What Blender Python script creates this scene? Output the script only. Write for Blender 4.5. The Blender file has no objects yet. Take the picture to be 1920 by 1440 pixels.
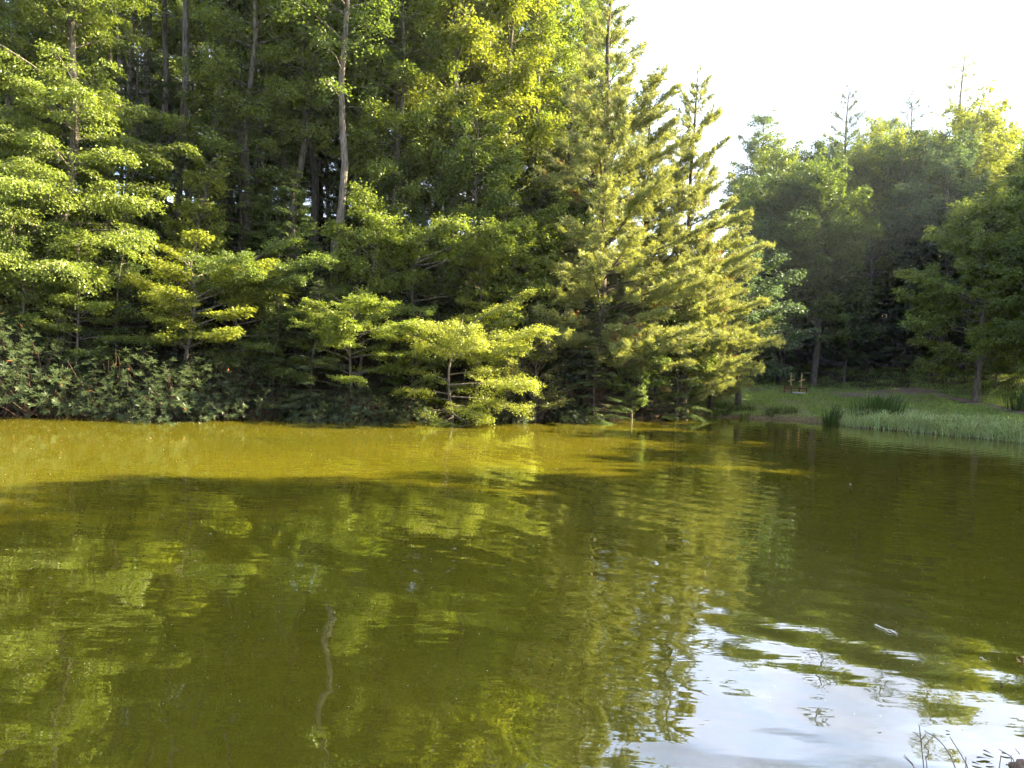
import bpy, math, random
import numpy as np
from mathutils import Matrix, Vector

# ------------------------------------------------------------------ camera
SC = bpy.context.scene
COL = SC.collection
FPX, CX, CY = 1400.0, 960.0, 720.0          # focal length and centre in the photo's 1920x1440 pixels
CAM_H = 2.0
PITCH = math.atan(35.0 / FPX)
ROLL = math.radians(2.2)
FWD = np.array([0, math.cos(PITCH), -math.sin(PITCH)])
_R0 = np.array([1.0, 0, 0]); _U0 = np.array([0, math.sin(PITCH), math.cos(PITCH)])
RIGHT = _R0 * math.cos(ROLL) + _U0 * math.sin(ROLL)
UP = _U0 * math.cos(ROLL) - _R0 * math.sin(ROLL)
cam_d = bpy.data.cameras.new('camera')
cam_d.sensor_fit = 'HORIZONTAL'; cam_d.sensor_width = 36.0
cam_d.lens = 36.0 * FPX / 1920.0
cam_d.clip_start = 0.05; cam_d.clip_end = 5000
cam = bpy.data.objects.new('camera', cam_d); COL.objects.link(cam)
M = Matrix(((RIGHT[0], UP[0], -FWD[0], 0), (RIGHT[1], UP[1], -FWD[1], 0), (RIGHT[2], UP[2], -FWD[2], CAM_H), (0, 0, 0, 1)))
cam.matrix_world = M
SC.camera = cam

# ------------------------------------------------------------------ light
SUN_AZ, SUN_EL = math.radians(77), math.radians(34)      # azimuth clockwise from +Y
W = bpy.data.worlds.new('World'); SC.world = W; W.use_nodes = True
nt = W.node_tree; nt.nodes.clear()
def wn(t, **k):
    n = nt.nodes.new(t)
    for a, b in k.items(): setattr(n, a, b)
    return n
sky = wn('ShaderNodeTexSky', sky_type='NISHITA', sun_disc=False, sun_elevation=SUN_EL, sun_rotation=SUN_AZ,
         altitude=300.0, air_density=1.0, dust_density=2.5, ozone_density=1.0)
tc = wn('ShaderNodeTexCoord'); mp = wn('ShaderNodeMapping'); mp.inputs['Scale'].default_value = (1.6, 1.6, 5.0)
nz = wn('ShaderNodeTexNoise'); nz.inputs['Scale'].default_value = 1.5; nz.inputs['Detail'].default_value = 7; nz.inputs['Roughness'].default_value = .55
rp = wn('ShaderNodeValToRGB'); rp.color_ramp.elements[0].position = .42; rp.color_ramp.elements[1].position = .60
mx = wn('ShaderNodeMix', data_type='RGBA')
cs = wn('ShaderNodeVectorMath', operation='SCALE'); cs.inputs['Scale'].default_value = .8
ca = wn('ShaderNodeVectorMath', operation='ADD'); ca.inputs[1].default_value = (1.7, 1.35, 1.3)
bg = wn('ShaderNodeBackground'); bg.inputs['Strength'].default_value = 0.085
out = wn('ShaderNodeOutputWorld')
L = nt.links.new
L(tc.outputs['Generated'], mp.inputs['Vector']); L(mp.outputs[0], nz.inputs['Vector']); L(nz.outputs['Fac'], rp.inputs[0])
L(rp.outputs[0], mx.inputs['Factor']); L(sky.outputs[0], mx.inputs['A']); L(sky.outputs[0], cs.inputs[0]); L(cs.outputs[0], ca.inputs[0]); L(ca.outputs[0], mx.inputs['B']); 
n2w = wn('ShaderNodeTexNoise'); n2w.inputs['Scale'].default_value = 2.1; n2w.inputs['Detail'].default_value = 6; n2w.inputs['Roughness'].default_value = .5
m2w = wn('ShaderNodeMapping'); m2w.inputs['Scale'].default_value = (1.3, 1.3, 3.2); m2w.inputs['Location'].default_value = (3.1, 1.7, .4)
r2w = wn('ShaderNodeValToRGB'); r2w.color_ramp.elements[0].position = .50; r2w.color_ramp.elements[1].position = .66
gs = wn('ShaderNodeVectorMath', operation='SCALE'); gs.inputs['Scale'].default_value = .30
ga = wn('ShaderNodeVectorMath', operation='ADD'); ga.inputs[1].default_value = (.50, .44, .46)
mg = wn('ShaderNodeMix', data_type='RGBA')
L(tc.outputs['Generated'], m2w.inputs['Vector']); L(m2w.outputs[0], n2w.inputs['Vector']); L(n2w.outputs['Fac'], r2w.inputs[0]); L(r2w.outputs[0], mg.inputs['Factor'])
L(sky.outputs[0], gs.inputs[0]); L(gs.outputs[0], ga.inputs[0]); L(mx.outputs['Result'], mg.inputs['A']); L(ga.outputs[0], mg.inputs['B'])
L(mg.outputs['Result'], bg.inputs[0]); L(bg.outputs[0], out.inputs[0])
sd_ = bpy.data.lights.new('sun', 'SUN'); sd_.energy = 5.0; sd_.angle = math.radians(0.55); sd_.color = (1.0, 0.84, 0.52)
sun = bpy.data.objects.new('sun', sd_); COL.objects.link(sun)
S2 = Vector((math.sin(SUN_AZ) * math.cos(SUN_EL), math.cos(SUN_AZ) * math.cos(SUN_EL), math.sin(SUN_EL)))
sun.rotation_euler = (-S2).to_track_quat('-Z', 'Y').to_euler(); sun.location = (40, 10, 40)
SC.view_settings.view_transform = 'Standard'; SC.view_settings.look = 'None'
SC.view_settings.exposure = 3.25; SC.view_settings.gamma = 1.0; SC.view_settings.use_curve_mapping = False
SC.cycles.max_bounces = 6; SC.cycles.diffuse_bounces = 4; SC.cycles.glossy_bounces = 2; SC.cycles.transmission_bounces = 3
SC.cycles.use_denoising = True; SC.cycles.use_adaptive_sampling = True; SC.cycles.adaptive_threshold = 0.022; SC.cycles.adaptive_min_samples = 20

# ------------------------------------------------------------------ helpers
rng = np.random.default_rng(7)
def ray(px, py): return FWD + RIGHT * (px - CX) / FPX - UP * (py - CY) / FPX
def on_plane(px, py, z=0.0):
    d = ray(px, py); t = (z - CAM_H) / d[2]
    return np.array([0, 0, CAM_H]) + d * t
def at_depth(px, py, Y):
    d = ray(px, py); return np.array([0, 0, CAM_H]) + d * (Y / d[1])
def ss(a, b, x):
    t = np.clip((x - a) / (b - a), 0, 1); return t * t * (3 - 2 * t)

def mesh_from(name, V, F, mat, attrs=None, smooth=False):
    """V (n,3); F list of (m,k) int arrays"""
    V = np.asarray(V, np.float32)
    F = [np.asarray(f, np.int32) for f in F if len(f)]
    me = bpy.data.meshes.new(name)
    me.vertices.add(len(V)); me.vertices.foreach_set('co', V.ravel())
    loops = np.concatenate([f.ravel() for f in F])
    tot = np.concatenate([np.full(len(f), f.shape[1], np.int32) for f in F])
    st = np.concatenate([[0], np.cumsum(tot)[:-1]]).astype(np.int32)
    me.loops.add(len(loops)); me.loops.foreach_set('vertex_index', loops)
    me.polygons.add(len(tot)); me.polygons.foreach_set('loop_start', st)
    if smooth: me.polygons.foreach_set('use_smooth', np.ones(len(tot), bool))
    for k, v in (attrs or {}).items():
        a = me.attributes.new(k, 'FLOAT', 'POINT'); a.data.foreach_set('value', np.asarray(v, np.float32))
    me.update(calc_edges=True); me.materials.append(mat)
    return me
def link(name, me, parent=None):
    o = bpy.data.objects.new(name, me); COL.objects.link(o)
    if parent: o.parent = parent
    return o
def tag(o, label=None, cat=None, group=None, kind=None):
    for k, v in (('label', label), ('category', cat), ('group', group), ('kind', kind)):
        if v: o[k] = v
    return o
def noise2(x, y, seed=0, s=1.0):
    """cheap smooth value noise, vectorised, about -1..1"""
    r = np.random.default_rng(seed); T = r.uniform(-1, 1, (64, 64))
    x = np.asarray(x) / s + 1000; y = np.asarray(y) / s + 1000
    i = np.floor(x).astype(int); j = np.floor(y).astype(int); u = x - i; v = y - j
    u = u * u * (3 - 2 * u); v = v * v * (3 - 2 * v)
    g = lambda a, b: T[a % 64, b % 64]
    return (g(i, j) * (1 - u) + g(i + 1, j) * u) * (1 - v) + (g(i, j + 1) * (1 - u) + g(i + 1, j + 1) * u) * v
def tubes(P, R, sides=5, off=0):
    """P (n,k,3) polylines, R (n,k) -> verts, quad faces"""
    n, k, _ = P.shape
    T = np.gradient(P, axis=1); T /= np.linalg.norm(T, axis=2, keepdims=True) + 1e-9
    ref = np.where(np.abs(T[:, :1, 2:3]) > .8, np.array([[[1.0, 0, 0]]]), np.array([[[0, 0, 1.0]]])) + np.zeros((n, k, 3))
    A = np.cross(T, ref); A /= np.linalg.norm(A, axis=2, keepdims=True) + 1e-9
    B = np.cross(T, A)
    th = np.arange(sides) * 2 * math.pi / sides
    V = P[:, :, None] + R[:, :, None, None] * (np.cos(th)[None, None, :, None] * A[:, :, None] + np.sin(th)[None, None, :, None] * B[:, :, None])
    base = (np.arange(n)[:, None, None] * k + np.arange(k - 1)[None, :, None]) * sides
    s0 = np.arange(sides)[None, None]; s1 = (s0 + 1) % sides
    F = np.stack([base + s0, base + s1, base + sides + s1, base + sides + s0], -1).reshape(-1, 4) + off
    return V.reshape(-1, 3), F
def join(parts):
    V, F, o = [], [], 0
    for v, f in parts:
        V.append(v); F.append(f + o); o += len(v)
    return np.concatenate(V), np.concatenate(F)
def unit(v): return v / (np.linalg.norm(v, axis=-1, keepdims=True) + 1e-9)
def leaves(P, D, N, Ln, Wd, fold=.12):
    """diamond leaves: P base, D direction, N normal"""
    D = unit(D); S = unit(np.cross(D, N)); N = np.cross(S, D)
    Ln = Ln[:, None]; Wd = Wd[:, None]
    m = P + D * Ln * .45 + N * Ln * fold
    V = np.stack([P, m + S * Wd * .5, P + D * Ln, m - S * Wd * .5], 1).reshape(-1, 3)
    F = np.arange(len(P) * 4).reshape(-1, 4)
    return V, F

# ------------------------------------------------------------------ materials
def mat(name):
    m = bpy.data.materials.new(name); m.use_nodes = True; m.node_tree.nodes.clear()
    t = m.node_tree
    def n(ty, **k):
        x = t.nodes.new(ty)
        for a, b in k.items(): setattr(x, a, b)
        return x
    return m, t, n, t.links.new
def leaf_mat(name, trans=.45, gloss=.03, rough=.5, tr_col=(1.15, 1.15, .5), var=.5):
    m, t, n, lk = mat(name)
    oi = n('ShaderNodeObjectInfo'); at = n('ShaderNodeAttribute', attribute_name='tint'); br = n('ShaderNodeAttribute', attribute_name='brown')
    mr = n('ShaderNodeMapRange'); mr.inputs['To Min'].default_value = 1 - var; mr.inputs['To Max'].default_value = 1 + var
    lk(at.outputs['Fac'], mr.inputs['Value'])
    v = n('ShaderNodeVectorMath', operation='SCALE'); lk(oi.outputs['Color'], v.inputs[0]); lk(mr.outputs[0], v.inputs['Scale'])
    mb = n('ShaderNodeMix', data_type='RGBA'); mb.inputs['B'].default_value = (.22, .075, .03, 1)
    lk(br.outputs['Fac'], mb.inputs['Factor']); lk(v.outputs[0], mb.inputs['A'])
    d = n('ShaderNodeBsdfDiffuse'); lk(mb.outputs['Result'], d.inputs['Color'])
    tm = n('ShaderNodeVectorMath', operation='MULTIPLY'); tm.inputs[1].default_value = tr_col; lk(mb.outputs['Result'], tm.inputs[0])
    tr = n('ShaderNodeBsdfTranslucent'); lk(tm.outputs[0], tr.inputs['Color'])
    a = n('ShaderNodeMixShader'); a.inputs[0].default_value = trans; lk(d.outputs[0], a.inputs[1]); lk(tr.outputs[0], a.inputs[2])
    g = n('ShaderNodeBsdfGlossy'); g.inputs['Roughness'].default_value = rough; g.inputs['Color'].default_value = (.9, .95, 1, 1)
    b = n('ShaderNodeMixShader'); b.inputs[0].default_value = gloss; lk(a.outputs[0], b.inputs[1]); lk(g.outputs[0], b.inputs[2])
    o = n('ShaderNodeOutputMaterial'); lk(b.outputs[0], o.inputs[0])
    return m
def noise_mat(name, c1, c2, scale=(4, 4, 4), rough=.9, detail=6, bump=.4, bscale=None, lo=.35, hi=.65, c3=None):
    m, t, n, lk = mat(name)
    tcn = n('ShaderNodeTexCoord'); mpn = n('ShaderNodeMapping'); mpn.inputs['Scale'].default_value = scale
    lk(tcn.outputs['Object'], mpn.inputs[0])
    nn = n('ShaderNodeTexNoise'); nn.inputs['Scale'].default_value = 1; nn.inputs['Detail'].default_value = detail; nn.inputs['Roughness'].default_value = .65
    lk(mpn.outputs[0], nn.inputs['Vector'])
    r = n('ShaderNodeValToRGB'); r.color_ramp.elements[0].position = lo; r.color_ramp.elements[1].position = hi
    r.color_ramp.elements[0].color = (*c1, 1); r.color_ramp.elements[1].color = (*c2, 1)
    if c3: e = r.color_ramp.elements.new((lo + hi) / 2); e.color = (*c3, 1)
    lk(nn.outputs['Fac'], r.inputs[0])
    p = n('ShaderNodeBsdfPrincipled'); p.inputs['Roughness'].default_value = rough
    p.inputs['Specular IOR Level'].default_value = .25
    lk(r.outputs[0], p.inputs['Base Color'])
    if bump:
        b = n('ShaderNodeBump'); b.inputs['Strength'].default_value = bump; b.inputs['Distance'].default_value = .03
        lk(nn.outputs['Fac'], b.inputs['Height']); lk(b.outputs[0], p.inputs['Normal'])
    o = n('ShaderNodeOutputMaterial'); lk(p.outputs[0], o.inputs[0])
    return m
M_LEAF = leaf_mat('broad_leaf')
M_NEEDLE = leaf_mat('pine_needle', trans=.40, gloss=.05, var=.35, tr_col=(1.2, 1.1, .5))
M_WAXY = leaf_mat('rhododendron_leaf', trans=.12, gloss=.008, rough=.35, var=.35)
M_GRASS = leaf_mat('grass_blade', trans=.35, gloss=.012, var=.45, tr_col=(1.1, 1.1, .5))
M_BARK = noise_mat('grey_bark', (.045, .038, .03), (.20, .175, .145), (14, 14, 2.2), bump=.7)
M_BARK_D = noise_mat('dark_bark', (.03, .023, .017), (.10, .08, .06), (14, 14, 2.2), bump=.7)
M_BARK_R = noise_mat('torn_bark', (.06, .032, .018), (.30, .20, .13), (10, 10, 1.3), bump=.9)
M_STEM = noise_mat('shrub_stem', (.045, .028, .02), (.12, .075, .055), (9, 9, 9), bump=.3)
M_WOOD = noise_mat('cross_wood', (.30, .22, .09), (.50, .38, .17), (3, 3, 20), bump=.2)
M_REDWOOD = noise_mat('red_wood', (.10, .035, .03), (.20, .07, .055), (6, 6, 20), bump=.2)
M_PLANK = noise_mat('grey_plank', (.22, .20, .19), (.40, .37, .34), (4, 20, 4), bump=.2)
M_DRY = noise_mat('dry_stem', (.09, .065, .05), (.2, .15, .11), (30, 30, 30), bump=.2)
M_ROCK = noise_mat('brown_rock', (.05, .035, .025), (.30, .21, .14), (9, 9, 9), bump=1.0)
M_STUB = noise_mat('yellow_stub', (.02, .012, .006), (.55, .36, .09), (22, 22, 22), bump=.6, lo=.4, hi=.52)
M_SPECK = noise_mat('pale_speck', (.45, .42, .33), (.8, .78, .68), (40, 40, 40), bump=0)
M_DEADLEAF = noise_mat('dead_leaf', (.03, .026, .022), (.09, .075, .055), (40, 40, 40), bump=.1)
M_PATH = noise_mat('path_dirt', (.10, .072, .05), (.21, .165, .13), (1.2, 1.2, 1.2), bump=.5, c3=(.15, .11, .085))

# ------------------------------------------------------------------ pond outline and ground
shore_px = [(-60, 776), (0, 777), (350, 780), (700, 785), (1050, 788), (1180, 786), (1290, 781), (1345, 782), (1400, 785), (1490, 788), (1555, 795), (1590, 801), (1660, 806), (1750, 814), (1840, 823), (1925, 833)]
far = [on_plane(x, y)[:2] for x, y in shore_px]
POND = np.array([(-55, 21.5), (-30, 20.5)] + [tuple(p) for p in far] + [(18.6, 24), (18.8, 19), (18.6, 13), (17.5, 8), (15, 5), (10, 3.6), (6.5, 3.15), (3.2, 2.9), (2.2, 2.75), (-5, 2.3), (-25, 1.5), (-50, 2), (-60, 10)])
def pond_sd(x, y):
    x = np.asarray(x, float); y = np.asarray(y, float)
    A = POND; B = np.roll(POND, -1, 0)
    d2 = np.full(x.shape, 1e9); ins = np.zeros(x.shape, bool)
    for a, b in zip(A, B):
        e = b - a; wx = x - a[0]; wy = y - a[1]
        t = np.clip((wx * e[0] + wy * e[1]) / (e @ e), 0, 1)
        d2 = np.minimum(d2, (wx - e[0] * t) ** 2 + (wy - e[1] * t) ** 2)
        c = ((a[1] > y) != (b[1] > y)); xi = (b[0] - a[0]) * (y - a[1]) / (b[1] - a[1] + 1e-12) + a[0]
        ins ^= c & (x < xi)
    d = np.sqrt(d2); return np.where(ins, -d, d)
PT = on_plane(1290, 781)                       # where the wooded bank ends and the meadow begins
def zones(x, y):
    """forest weight of the steep left bank"""
    line = (x - (PT[0] + .8)) - (y - PT[1]) * .40
    return (1 - ss(-3.5, 1.0, line)) * ss(8, 16, y)
def ground_z(x, y):
    x = np.asarray(x, float); y = np.asarray(y, float)
    sd = pond_sd(x, y)
    s = np.maximum(sd, 0)
    bank = np.minimum(s * .55, .22)
    forest = bank + np.minimum(s, 15) * .62 + np.clip(s - 15, 0, 60) * .10 + noise2(x, y, 3, 3.5) * .22 * ss(1, 5, s)
    meadow = bank * .7 + .057 * np.minimum(s, 20) + np.clip(s - 20, 0, 45) * .24 + np.clip(s - 65, 0, 60) * .03 + noise2(x, y, 5, 6) * .07 * ss(.5, 3, s)
    near = bank + .10 * np.minimum(s, 60)
    f = zones(x, y); nr = 1 - ss(2, 18, y)
    z = forest * f + (1 - f) * (near * nr + meadow * (1 - nr))
    return np.where(sd > 0, z, np.maximum(sd * .6, -1.4) - .0)
def gz(x, y): return float(ground_z(np.array([x]), np.array([y]))[0])
def grid_axis(lo, hi, step, far_, n):
    core = np.arange(lo, hi + 1e-6, step); g = np.geomspace(step * 1.5, far_, n)
    return np.concatenate([lo - g[::-1], core, hi + g])
gx = grid_axis(-40, 50, .5, 900, 26); gy = grid_axis(-4, 76, .5, 900, 26)
GX, GY = np.meshgrid(gx, gy); GZ = ground_z(GX.ravel(), GY.ravel())
nx, ny = len(gx), len(gy)
ii = (np.arange(ny - 1)[:, None] * nx + np.arange(nx - 1)[None]).ravel()
GF = np.stack([ii, ii + 1, ii + nx + 1, ii + nx], 1)
fz = zones(GX.ravel(), GY.ravel()); gsd = pond_sd(GX.ravel(), GY.ravel())
litter = np.maximum(fz, ss(17, 23, gsd + noise2(GX.ravel(), GY.ravel(), 9, 4) * 3))
shore_w = 1 - ss(.1, 1.1, gsd + noise2(GX.ravel(), GY.ravel(), 11, 1.3) * .5)
bare = ss(.25, .6, noise2(GX.ravel(), GY.ravel(), 21, 3.2) + .35 * noise2(GX.ravel(), GY.ravel(), 22, 1.1)) * .45
bare = np.maximum(bare, ss(.35, .1, np.abs(gsd - 15.5 - 1.2 * noise2(GX.ravel(), GY.ravel(), 23, 4)) / 5) * ss(5, 15, GX.ravel()))
def ground_material():
    m, t, n, lk = mat('ground_soil')
    tcn = n('ShaderNodeTexCoord')
    def nz_(s, d=6):
        a = n('ShaderNodeTexNoise'); a.inputs['Scale'].default_value = s; a.inputs['Detail'].default_value = d; lk(tcn.outputs['Object'], a.inputs['Vector']); return a
    def ramp(src, cols):
        r = n('ShaderNodeValToRGB'); e = r.color_ramp.elements
        e[0].position, e[0].color = cols[0][0], (*cols[0][1], 1); e[1].position, e[1].color = cols[-1][0], (*cols[-1][1], 1)
        for p_, c_ in cols[1:-1]: x = e.new(p_); x.color = (*c_, 1)
        lk(src, r.inputs[0]); return r
    n1 = nz_(1.6); n2 = nz_(9, 8)
    grass = ramp(n1.outputs['Fac'], [(.35, (.07, .11, .03)), (.52, (.11, .15, .04)), (.68, (.17, .16, .07))])
    lit = ramp(n2.outputs['Fac'], [(.35, (.012, .010, .006)), (.55, (.028, .024, .012)), (.7, (.055, .042, .024))])
    mud = ramp(n2.outputs['Fac'], [(.35, (.045, .03, .02)), (.65, (.16, .11, .075))])
    dry = ramp(n2.outputs['Fac'], [(.35, (.10, .06, .04)), (.65, (.19, .13, .09))])
    def mixa(name, a, b):
        at = n('ShaderNodeAttribute', attribute_name=name); x = n('ShaderNodeMix', data_type='RGBA')
        lk(at.outputs['Fac'], x.inputs['Factor']); lk(a, x.inputs['A']); lk(b, x.inputs['B']); return x.outputs['Result']
    c = mixa('bare', grass.outputs[0], dry.outputs[0]); c = mixa('litter', c, lit.outputs[0]); c = mixa('shore', c, mud.outputs[0])
    p = n('ShaderNodeBsdfPrincipled'); p.inputs['Roughness'].default_value = .95; p.inputs['Specular IOR Level'].default_value = .1
    lk(c, p.inputs['Base Color'])
    b = n('ShaderNodeBump'); b.inputs['Strength'].default_value = .8; b.inputs['Distance'].default_value = .06
    lk(n2.outputs['Fac'], b.inputs['Height']); lk(b.outputs[0], p.inputs['Normal'])
    o = n('ShaderNodeOutputMaterial'); lk(p.outputs[0], o.inputs[0]); return m
g = link('ground', mesh_from('ground', np.stack([GX.ravel(), GY.ravel(), GZ], 1), [GF], ground_material(), {'litter': litter, 'shore': shore_w, 'bare': bare}, True))
tag(g, kind='structure')

def water_material():
    m, t, n, lk = mat('pond_water')
    tcn = n('ShaderNodeTexCoord')
    def nz_(sc, s, d, rot=0):
        mpn = n('ShaderNodeMapping'); mpn.inputs['Scale'].default_value = sc; mpn.inputs['Rotation'].default_value = (0, 0, rot)
        lk(tcn.outputs['Object'], mpn.inputs[0])
        a = n('ShaderNodeTexNoise'); a.inputs['Scale'].default_value = s; a.inputs['Detail'].default_value = d; lk(mpn.outputs[0], a.inputs['Vector']); return a
    big = nz_((.6, 1.6, 1), .9, 2); fine = nz_((1.0, 2.6, 1), 2.4, 2, .25)
    wv = n('ShaderNodeTexWave', wave_type='RINGS', rings_direction='SPHERICAL'); wv.inputs['Scale'].default_value = .55; wv.inputs['Distortion'].default_value = 3.0; wv.inputs['Detail'].default_value = 2; wv.inputs['Detail Scale'].default_value = .6
    mw = n('ShaderNodeMapping'); mw.inputs['Location'].default_value = (-16, -26, 0); lk(tcn.outputs['Object'], mw.inputs[0]); lk(mw.outputs[0], wv.inputs['Vector'])
    cl = nz_((.12, .25, 1), 1, 2)          # where the breeze touches the surface
    mr = n('ShaderNodeMapRange'); mr.inputs['From Min'].default_value = .35; mr.inputs['From Max'].default_value = .65; mr.inputs['To Min'].default_value = .25; mr.inputs['To Max'].default_value = 1; lk(cl.outputs['Fac'], mr.inputs['Value'])
    def math_(op, a, b):
        x = n('ShaderNodeMath', operation=op)
        for i, v in enumerate((a, b)):
            if isinstance(v, (int, float)): x.inputs[i].default_value = v
            else: lk(v, x.inputs[i])
        return x.outputs[0]
    h = math_('ADD', math_('MULTIPLY', big.outputs['Fac'], .007), math_('MULTIPLY', math_('MULTIPLY', fine.outputs['Fac'], .0028), mr.outputs[0]))
    h = math_('ADD', h, math_('MULTIPLY', math_('MULTIPLY', wv.outputs['Fac'], .0032), mr.outputs[0]))
    b = n('ShaderNodeBump'); b.inputs['Strength'].default_value = 1; b.inputs['Distance'].default_value = 1.0; lk(h, b.inputs['Height'])
    mur = nz_((.25, .4, 1), 1, 3)
    r = n('ShaderNodeValToRGB'); r.color_ramp.elements[0].position = .3; r.color_ramp.elements[1].position = .7
    r.color_ramp.elements[0].color = (.066, .064, .004, 1); r.color_ramp.elements[1].color = (.086, .076, .005, 1); lk(mur.outputs['Fac'], r.inputs[0])
    p = n('ShaderNodeBsdfPrincipled'); p.inputs['Roughness'].default_value = .015; p.inputs['IOR'].default_value = 2.7
    lk(r.outputs[0], p.inputs['Base Color']); lk(b.outputs[0], p.inputs['Normal'])
    o = n('ShaderNodeOutputMaterial'); lk(p.outputs[0], o.inputs[0]); return m
wv_ = np.array([(-62, -1, 0), (30, -1, 0), (30, 42, 0), (-62, 42, 0)])
water = link('water', mesh_from('water', wv_, [np.array([[0, 1, 2, 3]])], water_material())); tag(water, kind='structure')

# ------------------------------------------------------------------ plant builders
def pts_on(start, az, e0, c, Ln, s):
    """points at parameter s of bending shoots"""
    h = Ln * s * np.cos(e0)
    return start + np.stack([np.sin(az) * h, np.cos(az) * h, Ln * (s * np.sin(e0) + .5 * c * s * s)], -1)
def wood_mesh(name, H, r0, zt, prim, sec, material, wob=.25, seed=0, sides=8, sec_sides=3, flare=1.0):
    r = np.random.default_rng(seed); k = 14
    z = np.linspace(-.6, zt, k); q = np.clip(z / H, 0, 1)
    tx = noise2(z, z * 0, seed + 50, 3.5) * wob; ty = noise2(z, z * 0 + 9, seed + 51, 3.5) * wob
    P = np.stack([tx, ty, z], 1)[None]; R = (r0 * (1 - q) ** .75 + .012) * (1 + .5 * flare * np.exp(-np.maximum(z, 0) / .35))
    parts = [tubes(P, R[None], sides)]
    off = lambda zz: np.stack([noise2(zz, zz * 0, seed + 50, 3.5) * wob, noise2(zz, zz * 0 + 9, seed + 51, 3.5) * wob], -1)
    sec = tuple(a[::3] for a in sec)             # the finest twigs vanish among the leaves
    for (st, az, e0, c, Ln, rad, kk, sd) in (prim + (5, 4), sec + (3, sec_sides)):
        s = np.linspace(0, 1, kk)[None]
        PP = np.stack([pts_on(st, az, e0, c, Ln, np.full(len(az), si)) for si in s[0]], 1)
        RR = rad[:, None] * (1 - .85 * s) + .003
        parts.append(tubes(PP, RR, sd))
    V, F = join(parts)
    me = mesh_from(name, V, [F], material, smooth=True)
    return me, off
def shoots(r, H, zb, zt, n1, prof, elev, curve, k2, ang2, len2, az_bias=None, layers=None, wob=.25, seed=0, min_t=.25, c2=-.3, e2j=.12, whorl=0, upow=1.0, ljit=.018):
    """primary and secondary shoots of a tree, vectorised"""
    u = np.sort(r.uniform(0, 1, n1)) if layers is None else np.repeat((np.arange(layers) + .5) / layers, -(-n1 // layers))[:n1] + r.normal(0, ljit, n1)
    u = np.clip(u, 0, 1) ** upow
    if whorl: u = np.clip(np.round(u * whorl) / whorl + r.normal(0, .012, n1), 0, 1)
    z = zb + (zt - zb) * u
    az = np.arange(n1) * 2.39996 + r.normal(0, .35, n1)
    Ln = np.array([prof(a) for a in u]) * r.uniform(.72, 1.15, n1)
    if az_bias is not None: Ln *= 1 + az_bias[1] * np.cos(az - az_bias[0])
    e0 = np.array([elev(a) for a in u]) + r.normal(0, .10, n1)
    c = curve + r.normal(0, .08, n1)
    st = np.stack([noise2(z, z * 0, seed + 50, 3.5) * wob, noise2(z, z * 0 + 9, seed + 51, 3.5) * wob, z], -1)
    cnt = np.maximum(2, np.round(Ln * k2)).astype(int); idx = np.repeat(np.arange(n1), cnt)
    t = r.uniform(min_t, 1.0, len(idx)) ** .85
    st2 = pts_on(st[idx], az[idx], e0[idx], c[idx], Ln[idx], t)
    side = np.where(r.uniform(0, 1, len(idx)) < .5, -1, 1)
    az2 = az[idx] + side * (ang2 * (1.15 - .55 * t) + r.normal(0, .2, len(idx)))
    L2 = np.maximum(.18, len2 * Ln[idx] * (1.15 - .75 * t) * r.uniform(.6, 1.25, len(idx)))
    e2 = (e0 + c * .7)[idx] * .6 + r.normal(0, e2j, len(idx))
    return (st, az, e0, c, Ln), (st2, az2, e2, np.full(len(idx), c2), L2)
def spray_leaves(r, sec, per_m, size, spread, flat, lean=-.25, min_s=.1, vj=.05, aspect=.6, clump=None):
    st, az, e0, c, Ln = sec
    cnt = np.maximum(3, np.round(Ln * per_m * r.uniform(.7, 1.3, len(az)))).astype(int); idx = np.repeat(np.arange(len(az)), cnt); n = len(idx)
    s = r.uniform(min_s, 1.05, n)
    P = pts_on(st[idx], az[idx], e0[idx], c[idx], Ln[idx], s)
    lat = r.normal(0, 1, n) * spread * (.35 + .65 * np.minimum(1, 1.4 - s))
    P[:, 0] += np.cos(az[idx]) * lat; P[:, 1] -= np.sin(az[idx]) * lat; P[:, 2] += r.normal(0, vj, n) - .15 * np.abs(lat)
    a = az[idx] + np.sign(lat) * r.uniform(.2, 1.3, n) + r.normal(0, .4, n)
    e = lean + r.normal(0, .35, n)
    D = np.stack([np.sin(a) * np.cos(e), np.cos(a) * np.cos(e), np.sin(e)], -1)
    N = np.array([0, 0, 1.0]) + r.normal(0, 1, (n, 3)) * flat
    Ls = size * r.uniform(.65, 1.3, n)
    V, F = leaves(P, D, N, Ls, Ls * aspect)
    ct = r.uniform(0, 1, len(az))[idx] * .5 + r.uniform(0, 1, n) * .5
    return V, F, np.repeat(ct, 4)
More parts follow.
